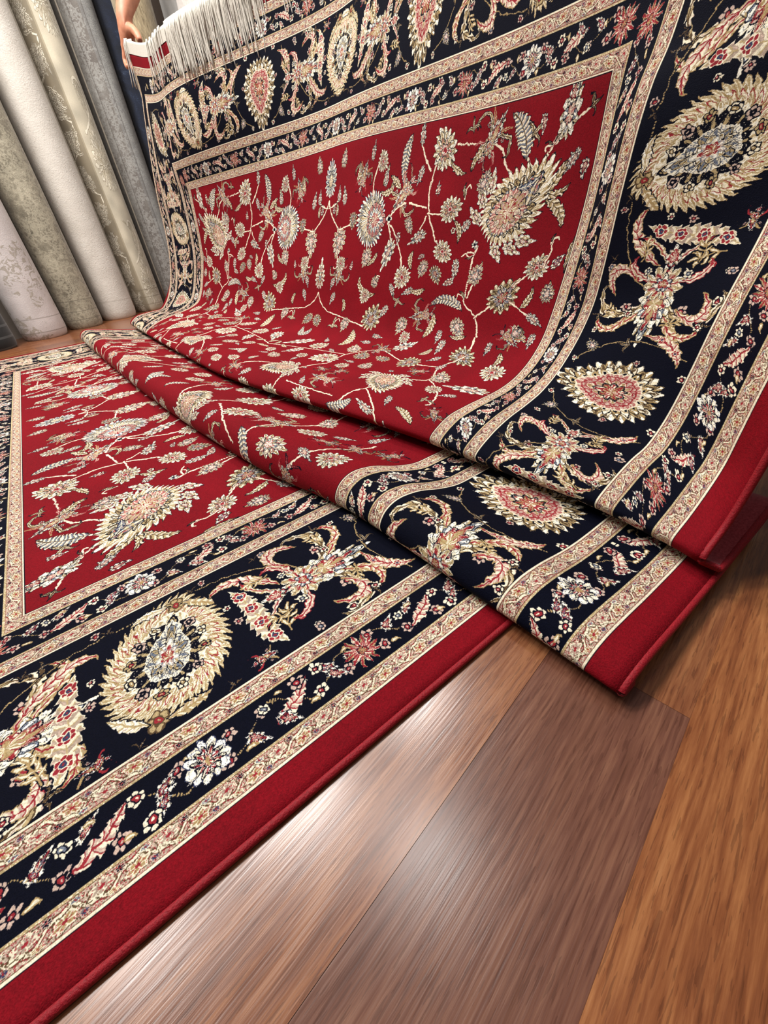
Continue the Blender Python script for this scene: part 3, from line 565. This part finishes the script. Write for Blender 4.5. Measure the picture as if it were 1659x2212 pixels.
def normals(Q):
    n = np.cross(np.gradient(Q, axis=1), np.gradient(Q, axis=0)); n /= np.linalg.norm(n, axis=2, keepdims=True)+1e-12
    return -n
NRM = normals(P)
if NRM[10, NC//2, 2] < 0: NRM = -NRM
for c in (0, NC-1):
    pth = (P[::2, c]-NRM[::2, c]*T*.45+np.array([0, (-.001 if c == 0 else .001), .0]))*S
    v, f = tube(pth, (.0105 if c == 0 else .007)*S, 8)
    mesh('side_binding', v, f, BIND, rug)['label'] = 'rounded red wool edge binding'
# white flat-woven strip and the knotted fringe of the lifted end
tan_ = P[-1]-P[-4]; tan_ /= np.linalg.norm(tan_, axis=1, keepdims=True)
BWD = .10
fr = np.linspace(0, 1, 6)[:, None, None]
K = P[-1][None]+tan_[None]*BWD*fr+NRM[-1][None]*.004
K2 = np.concatenate([K, K[-1][None]-NRM[-1][None]*.02, K[::-1]-NRM[-1][None]*.024])
o = mesh('flat_woven_end', (K2*S).reshape(-1, 3), grid_faces(len(K2), NC), COTTON, rug); o['label'] = 'white flat woven end strip'
tan0 = P[0]-P[3]; tan0 /= np.linalg.norm(tan0, axis=1, keepdims=True)
K0 = np.concatenate([P[0][None]+tan0[None]*BWD*fr*np.array([1, 1, 0])+np.array([0, 0, -.006]), (P[0][None]+tan0[None]*BWD*fr*np.array([1, 1, 0])+np.array([0, 0, -.016]))[::-1]])
mesh('flat_woven_end', (K0*S).reshape(-1, 3), grid_faces(len(K0), NC), COTTON, rug, )['label'] = 'white flat woven end strip'
TOP = K[-1]; rt = random.Random(5)
def at_v(v):
    vv = UV[-1, :, 1]; return np.array([np.interp(v, vv, TOP[:, i]) for i in range(3)]), np.array([np.interp(v, vv, NRM[-1, :, i]) for i in range(3)])
def tassel(v, n, L, spread, front=True):
    parts = []
    for q in range(n):
        p, nn = at_v(v+rt.uniform(-.5, .5)*spread); l = L*rt.uniform(.8, 1.12); out = nn*(.016+rt.uniform(0, .02))
        sw = np.array([rt.uniform(-.03, .03), rt.uniform(-.10, .10), 0])*l/.4; t = np.linspace(0, 1, 8)[:, None]
        lift = np.array([0, 0, .012])
        pth = p+lift*(1-t)**4+out*np.minimum(1, t*6)+np.array([-.02, -.005, -1.])*l*t+sw*t**1.6+np.array([0, rt.uniform(-.012, .012), 0])*np.sin(t*6)
        v_, f_ = tube(pth*S, .0062*S*np.linspace(1, .75, 8), 4); parts.append((v_, f_))
    v_, f_ = join(parts); mesh('tassel', v_, f_, COTTON, rug)
for v in np.linspace(5.24, 4.22, 44): tassel(v, 9, .42, .05)
for v in np.linspace(4.02, 3.45, 18): tassel(v, 8, .40, .05)
for v, n in ((6.60, 5), (6.52, 2), (5.78, 3), (5.68, 4), (5.56, 3), (5.46, 3), (5.38, 2)): tassel(v, n, .34, .05)
for v in np.linspace(3.2, .6, 22): tassel(v, 6, .40, .07)
# ---------------------------------------------------------------- rolled rugs standing behind
def scroll_texture(w, h, bg, fg, seed):
    global cv, TW, TH, WU, WV, SPK
    keep = (cv, TW, TH, WU, WV, SPK); TW, TH = w, h
    WU = smooth_noise(h, w, 12, seed)*.01; WV = smooth_noise(h, w, 12, seed+1)*.01; r = np.random.RandomState(seed); SPK = r.rand(h, w).astype(np.float32); cv = np.zeros((h, w), np.uint8)
    W_, H_ = w*PX, h*PX
    cv[:, int(w*.40):] = 1; cv[:, int(w*.385):int(w*.41)] = 3; cv[:, :int(w*.03)] = 3
    for y in np.arange(0, H_, .28):
        sg = 1 if int(y/.28) % 2 else -1; cx = W_*.2
        vine([(cx-sg*W_*.13, y), (cx+sg*W_*.16, y+.07), (cx+sg*W_*.12, y+.2), (cx+sg*W_*.13, y+.28)], .008, 2, 0)
        vine([(cx, y+.05), (cx-sg*.06, y+.12), (cx-sg*.02, y+.19), (cx+sg*.03, y+.15), (cx, y+.12)], .007, 2, 0)
        for q in range(22): leaf([(cx+r.uniform(-.15, .15), y+r.uniform(0, .25)), (cx+r.uniform(-.09, .09), y+r.uniform(0, .25)), (cx+r.uniform(-.15, .15), y+r.uniform(.0, .28))], .022, 5, 0, 2, 2, 0, .3)
        rosette(cx-sg*.05, y+.14, .03, 6, 2, 0, 2)
    for y in np.arange(.25, H_, 1.1):
        flower(W_*.62, y, 90, .55, .34, [(1, 24, .15, 3, 2, 1, 2), (.8, 18, .2, 3, 1, 2, 1), (.6, 12, .25, 3, 1, 2, 3), (.35, 7, .3, 3, 2, 1, 3)], .2)
        for q in range(6): leaf([(W_*.7, y+.3), (W_*r.uniform(.5, .95), y+.4+r.uniform(-.1, .2)), (W_*r.uniform(.5, .95), y+.65)], .022, 6, 3, 2, 1, 3, .3)
        vine([(W_*.5, y+.25), (W_*.9, y+.45), (W_*.7, y+.75), (W_*.6, y+.6)], .01, 2, 3)
    pal = np.array([(138, 128, 108), (192, 184, 164), (226, 219, 200), (158, 148, 126)], float)/255
    c = pal[np.minimum(cv, 3)]*(1+.12*(SPK[..., None]-.5)+.2*smooth_noise(h, w, 60, seed+5)[..., None]); hg = np.where(cv == 2, 1., .3)
    cv, TW, TH, WU, WV, SPK = keep
    im = bpy.data.images.new('scrolls', w, h, alpha=True); im.alpha_mode = 'CHANNEL_PACKED'; b = np.empty((h, w, 4), np.float32); b[..., :3] = np.clip(c, 0, 1); b[..., 3] = hg; im.pixels.foreach_set(b.ravel()); im.update(); im.pack()
    return im
def roll_material(name, kind):
    k = N(name); uv = k.n('UVMap').outputs[0]; sep = k.n('SeparateXYZ', {0: uv}); x, y = sep.outputs[0], sep.outputs[1]
    def sc(sx, sy): return k.n('CombineXYZ', {0: k.math('MULTIPLY', x, sx), 1: k.math('MULTIPLY', y, sy), 2: 0.}).outputs[0]
    fine = k.noise(uv, 260, 3); big = k.noise(uv, 9, 5, .6, .8); mid = k.noise(uv, 38, 5, .65, 1.5); orn = k.n('TexVoronoi', {'Vector': k.mix(.12, uv, k.n('TexNoise', {'Vector': uv, 'Scale': 30.}).outputs[1]), 'Scale': 42.}, feature='DISTANCE_TO_EDGE').outputs[0]
    lines = lambda pos, wd: k.math('LESS_THAN', k.math('ABSOLUTE', k.math('SUBTRACT', y, pos)), wd)
    if kind == 'lavender':
        m = k.math('GREATER_THAN', mid, .53); reg = k.math('GREATER_THAN', k.noise(uv, 6, 3), .5); orm = k.math('MULTIPLY', m, reg)
        c = k.mix(k.math('MULTIPLY', orm, .8), k.ramp(big, [(.3, lin(196, 190, 188)), (.7, lin(222, 217, 216))]), lin(164, 156, 142)); h = k.math('ADD', orm, k.math('MULTIPLY', fine, .5))
        for p in (.03, .085): c = k.mix(k.math('MULTIPLY', lines(p, .002), .5), c, lin(130, 122, 112))
        b = .6
    elif kind == 'cream':
        m = k.noise(sc(1, 1.3), 55, 4, .7, 2.); c = k.mix(k.math('MULTIPLY', k.math('GREATER_THAN', m, .6), .3), k.ramp(big, [(.3, lin(204, 198, 188)), (.7, lin(222, 217, 208))]), lin(176, 168, 156)); h = k.math('ADD', m, k.math('MULTIPLY', fine, .4)); b = .6
        c = k.mix(k.math('MULTIPLY', lines(.085, .0015), .4), c, lin(150, 144, 132))
    elif kind in ('greengrey', 'taupe'):
        cs = {'greengrey': ((104, 99, 84), (148, 142, 124), (196, 190, 168), (84, 80, 68)), 'taupe': ((100, 94, 90), (134, 130, 124), (172, 172, 168), (84, 76, 72))}[kind]
        c = k.ramp(k.math('ADD', k.math('MULTIPLY', big, .6), k.math('MULTIPLY', mid, .4)), [(.34, lin(*cs[0])), (.52, lin(*cs[1])), (.68, lin(*cs[2]))])
        band = k.math('MULTIPLY', k.math('GREATER_THAN', x, .05), k.math('LESS_THAN', x, .115))
        if kind == 'taupe': c = k.mix(k.math('MULTIPLY', k.math('GREATER_THAN', x, .1), .55), c, lin(150, 152, 152))
        c = k.mix(k.math('MULTIPLY', band, .35), c, lin(*cs[3]))
        om = k.math('MULTIPLY', k.math('LESS_THAN', orn, .16), k.math('GREATER_THAN', k.noise(uv, 14, 3), .44)); c = k.mix(k.math('MULTIPLY', om, .42), c, lin(*cs[2])); sp = k.math('GREATER_THAN', mid, .6); c = k.mix(k.math('MULTIPLY', sp, .25), c, lin(*cs[2]))
        for p in (.05, .115):
            c = k.mix(k.math('MULTIPLY', k.math('LESS_THAN', k.math('ABSOLUTE', k.math('SUBTRACT', x, p)), .0025), .5), c, lin(78, 72, 66))
        for p in (.04, .075, .12): c = k.mix(k.math('MULTIPLY', lines(p, .002), .4), c, lin(84, 80, 70))
        h = k.math('ADD', om, fine); b = .4
    elif kind == 'scroll':
        t = k.n('TexImage', {'Vector': k.n('VectorMath', {0: sc(3.93, .62), 1: (.03, 0, 0)}, operation='ADD').outputs[0]}, image=scroll_texture(520, 2200, 0, 2, 31)); c = t.outputs[0]; h = t.outputs[1]; b = .8
        for p in (.035, .07, .105): c = k.mix(k.math('MULTIPLY', lines(p, .002), .6), c, lin(120, 108, 88))
    elif kind == 'navy':
        c = k.ramp(k.math('ADD', k.math('MULTIPLY', big, .7), k.math('MULTIPLY', fine, .3)), [(.38, lin(8, 12, 24)), (.55, lin(20, 30, 52)), (.72, lin(78, 94, 120))]); h = fine; b = .4
    elif kind == 'straw':
        c = k.ramp(k.noise(sc(150, 16), 1, 4, .7, 2.5), [(.3, lin(98, 84, 60)), (.5, lin(150, 134, 104)), (.7, lin(186, 170, 138))]); h = k.noise(sc(150, 16), 1, 4, .7, 2.5); b = 1.
    elif kind == 'dark':
        st = k.math('LESS_THAN', k.math('FRACT', k.math('MULTIPLY', y, 24.)), .2); c = k.mix(k.math('MULTIPLY', st, .6), k.ramp(big, [(.3, lin(16, 18, 20)), (.7, lin(36, 40, 42))]), lin(96, 102, 104)); h = st; b = .3
    elif kind == 'white':
        c = k.ramp(k.noise(sc(8, 3), 2, 4), [(.3, lin(176, 174, 170)), (.7, lin(214, 212, 208))]); h = fine; b = .3
    k.set(Base_Color=c, Roughness=.92, Sheen_Weight=.25, Sheen_Roughness=.5); k.bump(h, b, .0022)
    return k.m
EDGE = plain('roll_hem', (168, 160, 146), (190, 182, 168), 700)
def roll(c, r, H, kind, label, phase, lean=(0, 0), group='rolled rugs standing along the wall'):
    r *= S; n = 72; rj = np.random.RandomState(int(abs(phase)*100)); th = phase+np.linspace(0, 2*np.pi*1.02, n); zs = np.r_[0, .006, .016, .035, np.linspace(.07, H-.02, 26), H]
    V, UVs = [], []
    wob = smooth_noise(len(zs)+2, n+2, 6, int(abs(phase)*50))[:len(zs), :n]*.012
    for i, z in enumerate(zs):
        br = r*(1-.10*max(0, 1-z/.035)**2)
        for j, a in enumerate(th):
            q = br*(1-.055*(1-j/(n-1)))+wob[i, j]*r*3
            V.append((q*math.cos(a)+lean[0]*z, q*math.sin(a)+lean[1]*z, z)); UVs.append(((j/(n-1))*2*math.pi*r, z))
    F = grid_faces(len(zs), n)
    # wound end faces: spiral terraces at the foot and the head
    for base, z, s in ((0, 0, 1), ((len(zs)-1)*n, H, -1)):
        prev = base
        for k_ in range(1, 6):
            b = len(V); f_ = 1-k_*.18
            for j, a in enumerate(th):
                q = r*.92*f_; V.append((q*math.cos(a)+lean[0]*z, q*math.sin(a)+lean[1]*z, z+s*(.004 if k_ % 2 else .0005))); UVs.append((j*.002, .05+.02*k_))
            for j in range(n-1): F.append((prev+j, b+j, b+j+1, prev+j+1) if s > 0 else (prev+j+1, b+j+1, b+j, prev+j))
            prev = b
    root = tag(empty('rolled_rug', (c[0]*S, c[1]*S, 0)), label, 'rolled rug', group)
    mesh('rolled_pile', V, F, roll_material('rolled_'+kind, kind), root, uv=UVs)
    a = th[-1]; q = r*1.012; p = np.array([(q*math.cos(a)+lean[0]*z, q*math.sin(a)+lean[1]*z, z) for z in np.linspace(.03, H-.02, 20)]); v, f = tube(p, .004, 6); mesh('outer_hem', v, f, EDGE, root)
    return root
# the back of each roll carries its outer hem; phase turns it away from the aisle
roll((-.30, 7.70), .29, 1.9, 'dark', 'near black rolled rug with thin grey rings left of the pale lavender roll', 1.0)
roll((.345, 8.05), .306, 2.0, 'lavender', 'pale lavender white rolled rug with carved relief and hem lines at its foot', 1.2)
roll((.923, 8.394), .266, 2.0, 'greengrey', 'distressed grey green rolled rug between the lavender and the plain cream rolls', .2)
roll((1.50, 8.72), .285, 2.0, 'cream', 'plain cream white rolled rug with faint carved texture left of the scroll patterned roll', 1.4)
roll((2.08, 9.06), .270, 2.0, 'scroll', 'beige rolled rug with cream leaf scrolls and a carved medallion', 3.35)
roll((2.70, 9.42), .285, 2.0, 'taupe', 'faded taupe and grey rolled rug beside the navy roll', -2.7)
roll((3.28, 9.55), .275, 2.0, 'navy', 'mottled navy blue rolled rug behind the raised rug corner', .9)
roll((3.28, 8.55), .27, 2.0, 'straw', 'straw beige shaggy rolled rug just right of the forearm', .6)
roll((4.35, 9.5), .32, 2.0, 'white', 'greyish white rolled rug behind the raised fringe', .5)
# ---------------------------------------------------------------- the person holding up the far corner
SKIN = N('skin'); nz = SKIN.noise(SKIN.n('TexCoord').outputs['Object'], 45, 4); SKIN.set(Base_Color=SKIN.ramp(nz, [(.3, lin(176, 112, 84)), (.7, lin(204, 142, 112))]), Roughness=.5, Subsurface_Weight=.1, Subsurface_Radius=(.02, .008, .004)); SKIN.bump(nz, .1, .001); SKIN = SKIN.m
SHIRT = plain('white_shirt_cloth', (196, 192, 186), (214, 211, 206), 90, .85, .25, .003); JEANS = plain('dark_trousers', (30, 32, 40), (46, 48, 58), 500, .9); HAIR = plain('dark_hair', (20, 15, 12), (34, 26, 20), 300, .5)
def skin_mesh(name, V, E, R, mat, parent, root=0, sub=2):
    me = bpy.data.meshes.new(name); me.from_pydata([tuple(v) for v in V], E, []); o = bpy.data.objects.new(name, me); COL.objects.link(o)
    s = o.modifiers.new('skin', 'SKIN'); s.use_smooth_shade = True; s.branch_smoothing = .4
    for d, r in zip(me.skin_vertices[0].data, R): d.radius = r if isinstance(r, tuple) else (r, r)
    me.skin_vertices[0].data[root].use_root = True
    u = o.modifiers.new('sub', 'SUBSURF'); u.levels = u.render_levels = sub
    dg = bpy.context.evaluated_depsgraph_get(); m2 = bpy.data.meshes.new_from_object(o.evaluated_get(dg)); bpy.data.objects.remove(o)
    o = bpy.data.objects.new(name, m2); COL.objects.link(o); m2.materials.clear(); m2.materials.append(mat); m2.polygons.foreach_set('use_smooth', [True]*len(m2.polygons)); m2.name = name
    if parent: o.parent = parent
    return o
hc, hn = at_v(6.66); hc = (hc+np.array([-.075, .06, 0]))*S; OUT = np.array([1., .0, 0])          # held corner; away from the camera side
cx, cy = 3.62*S, 6.30*S                                               # where the person stands
person = tag(empty('person', (cx, cy, 0)), 'person in a loose white shirt gripping the raised rug corner with one hand', 'person')
def W(x, y, z): return np.array([x-cx, y-cy, z])
V, E, R = [], [], []
def add(p, r, prev=None):
    V.append(np.array(p, float)); R.append(r)
    if prev is not None: E.append((prev, len(V)-1))
    return len(V)-1
pel = add((0, 0, .95), (.13, .10)); ch = add((0, 0, 1.12), (.125, .095), pel); c2 = add((.01, 0, 1.32), (.14, .10), ch); nk = add((.01, 0, 1.47), .055, c2)
hd = add((0, 0, 1.56), (.075, .085), nk); hd2 = add((.0, 0, 1.66), (.078, .092), hd); add((.01, 0, 1.735), (.055, .065), hd2); nose = add((-.092, 0, 1.60), .011, hd)
for sg in (-1, 1): add((.01, .085*sg, 1.605), .014, hd)
# legs
for sg in (-1, 1):
    h = add((0, .09*sg, .88), .085, pel); k1 = add((-.01, .10*sg, .50), .055, h); an = add((.02, .11*sg, .09), .038, k1); add((-.13, .12*sg, .035), (.04, .03), an)
# near arm, hidden behind the rug
s = add((.01, -.17, 1.40), .055, c2); e_ = add((.00, -.25, 1.12), .042, s); w_ = add((-.16, -.28, .86), .03, e_); add((-.22, -.28, .79), (.036, .02), w_)
# far arm down to the corner
sh = add((.01, .17, 1.40), .055, c2)
wr = W(hc[0]+.034, hc[1]+.016, hc[2]+.062); el = (V[sh]+wr)/2+np.array([.035, .035, .01])
el = add(el, .040, sh); fa = add(V[el]*.45+wr*.55, .038, el); fa2 = add(V[el]*.15+wr*.85, .031, fa); wri = add(wr, (.028, .026), fa2)
pm = add(wr+np.array([-.004, .012, -.034]), (.029, .031), wri); kn = add(wr+np.array([-.006, .018, -.064]), (.023, .030), pm)
base = wr+np.array([-.006, .018, -.068])
for q in range(4):
    dx = (q-1.5)*.0165; L = (.9, 1., .95, .78)[q]
    a = add(base+np.array([dx*.9+.004, .010, -.006]), .0092, kn); b = add(V[a]+np.array([dx*.15-.002, .006, -.026*L]), .0088, a); c = add(V[b]+np.array([-.004, -.016, -.018*L]), .0082, b); add(V[c]+np.array([-.003, -.018, -.004]), .0072, c)
t1 = add(wr+np.array([.008, -.030, -.036]), .0135, pm); t2 = add(wr+np.array([.012, -.052, -.056]), .0115, t1); add(wr+np.array([.010, -.066, -.074]), .009, t2)
body = skin_mesh('body', V, E, R, SKIN, person)
# clothes: loose shirt to the hips, sleeves to the elbow
def lathe(rows, mat, name, n=40, fold=.0):
    Q = []
    for z, rx, ry, ox in rows:
        for j in range(n):
            a = 2*math.pi*j/n; f = 1+fold*math.sin(a*7+z*4)*min(1, max(0, (1.45-z)*2)); Q.append((ox+rx*f*math.cos(a), ry*f*math.sin(a), z))
    return Q, grid_faces(len(rows), n, wrap=True)
parts = [lathe([(.76, .150, .205, 0), (.80, .150, .205, 0), (.95, .145, .195, 0), (1.10, .140, .185, 0), (1.25, .140, .19, 0), (1.36, .13, .20, .005), (1.42, .105, .175, .01), (1.46, .075, .11, .01), (1.485, .062, .07, .01)], None, '', fold=.05)]
parts.append(tube([(.01, .12, 1.40), V[sh], V[sh]*.5+V[el]*.5, V[el]*.85+V[sh]*.15], [.07, .068, .060, .058], 14, False)); e2 = np.array([.00, -.25, 1.12]); w2 = np.array([-.16, -.28, .86]); s2 = np.array([.01, -.17, 1.40])
parts.append(tube([(.01, -.12, 1.40), s2, (s2+e2)/2, e2, e2*.1+w2*.9], [.07, .068, .060, .056, .046], 14, False))
v, f = join(parts); o = mesh('shirt', v, f, SHIRT, person); m_ = o.modifiers.new('cloth', 'SOLIDIFY'); m_.thickness = .004
parts = [lathe([(.80, .12, .165, 0), (.90, .125, .17, 0), (1.0, .12, .16, 0)], None, '')]
for sg in (-1, 1): parts.append(tube([(0, .085*sg, .92), (-.01, .10*sg, .50), (.02, .11*sg, .06)], [.10, .078, .066], 20, False))
v, f = join(parts); o = mesh('trousers', v, f, JEANS, person); m_ = o.modifiers.new('cloth', 'SOLIDIFY'); m_.thickness = .003
for sg in (-1, 1):
    L = []; n = 24
    for i, (x, wy, hz) in enumerate([(.085, .02, .03), (.07, .042, .07), (.02, .045, .085), (-.06, .048, .06), (-.14, .046, .045), (-.175, .028, .03)]):
        for j in range(12):
            a = 2*math.pi*j/12; L.append((x, .115*sg+wy*math.cos(a), hz*.5+hz*.5*math.sin(a)))
    fs = grid_faces(6, 12, wrap=True)+[tuple(range(12)), tuple(range(60, 72))[::-1]]; mesh('shoe', L, fs, HAIR, person)
H_ = []; rows = 8; n = 28
for i in range(rows+1):
    t = i/rows*1.6
    for j in range(n):
        a = 2*math.pi*j/n; lim = t*(.5 if math.cos(a) < -.2 else 1.); H_.append((.012+.098*math.sin(lim)*math.cos(a), .088*math.sin(lim)*math.sin(a), 1.655+.115*math.cos(lim)))
mesh('hair', H_, grid_faces(rows+1, n, wrap=True), HAIR, person)
for sg in (-1, 1):                         # eyes, brows and mouth
    v, f = lathe([(-.009, .002, .002, 0), (-.005, .009, .013, 0), (0, .011, .016, 0), (.005, .009, .013, 0), (.009, .002, .002, 0)], None, '', 12)
    mesh('eye', [(p[0]-.074, p[1]+.033*sg, p[2]+1.628) for p in v], f, N('eye').set(Base_Color=(.05, .03, .02, 1), Roughness=.2).m, person)
    v, f = tube([(-.072, .015*sg, 1.652), (-.076, .033*sg, 1.657), (-.066, .052*sg, 1.650)], [.003, .005, .002], 8); mesh('eyebrow', v, f, HAIR, person)
v, f = tube([(-.070, -.026, 1.556), (-.080, 0, 1.558), (-.070, .026, 1.556)], [.003, .007, .003], 8); mesh('mouth', v, f, N('lips').set(Base_Color=(.38, .13, .11, 1), Roughness=.5).m, person)
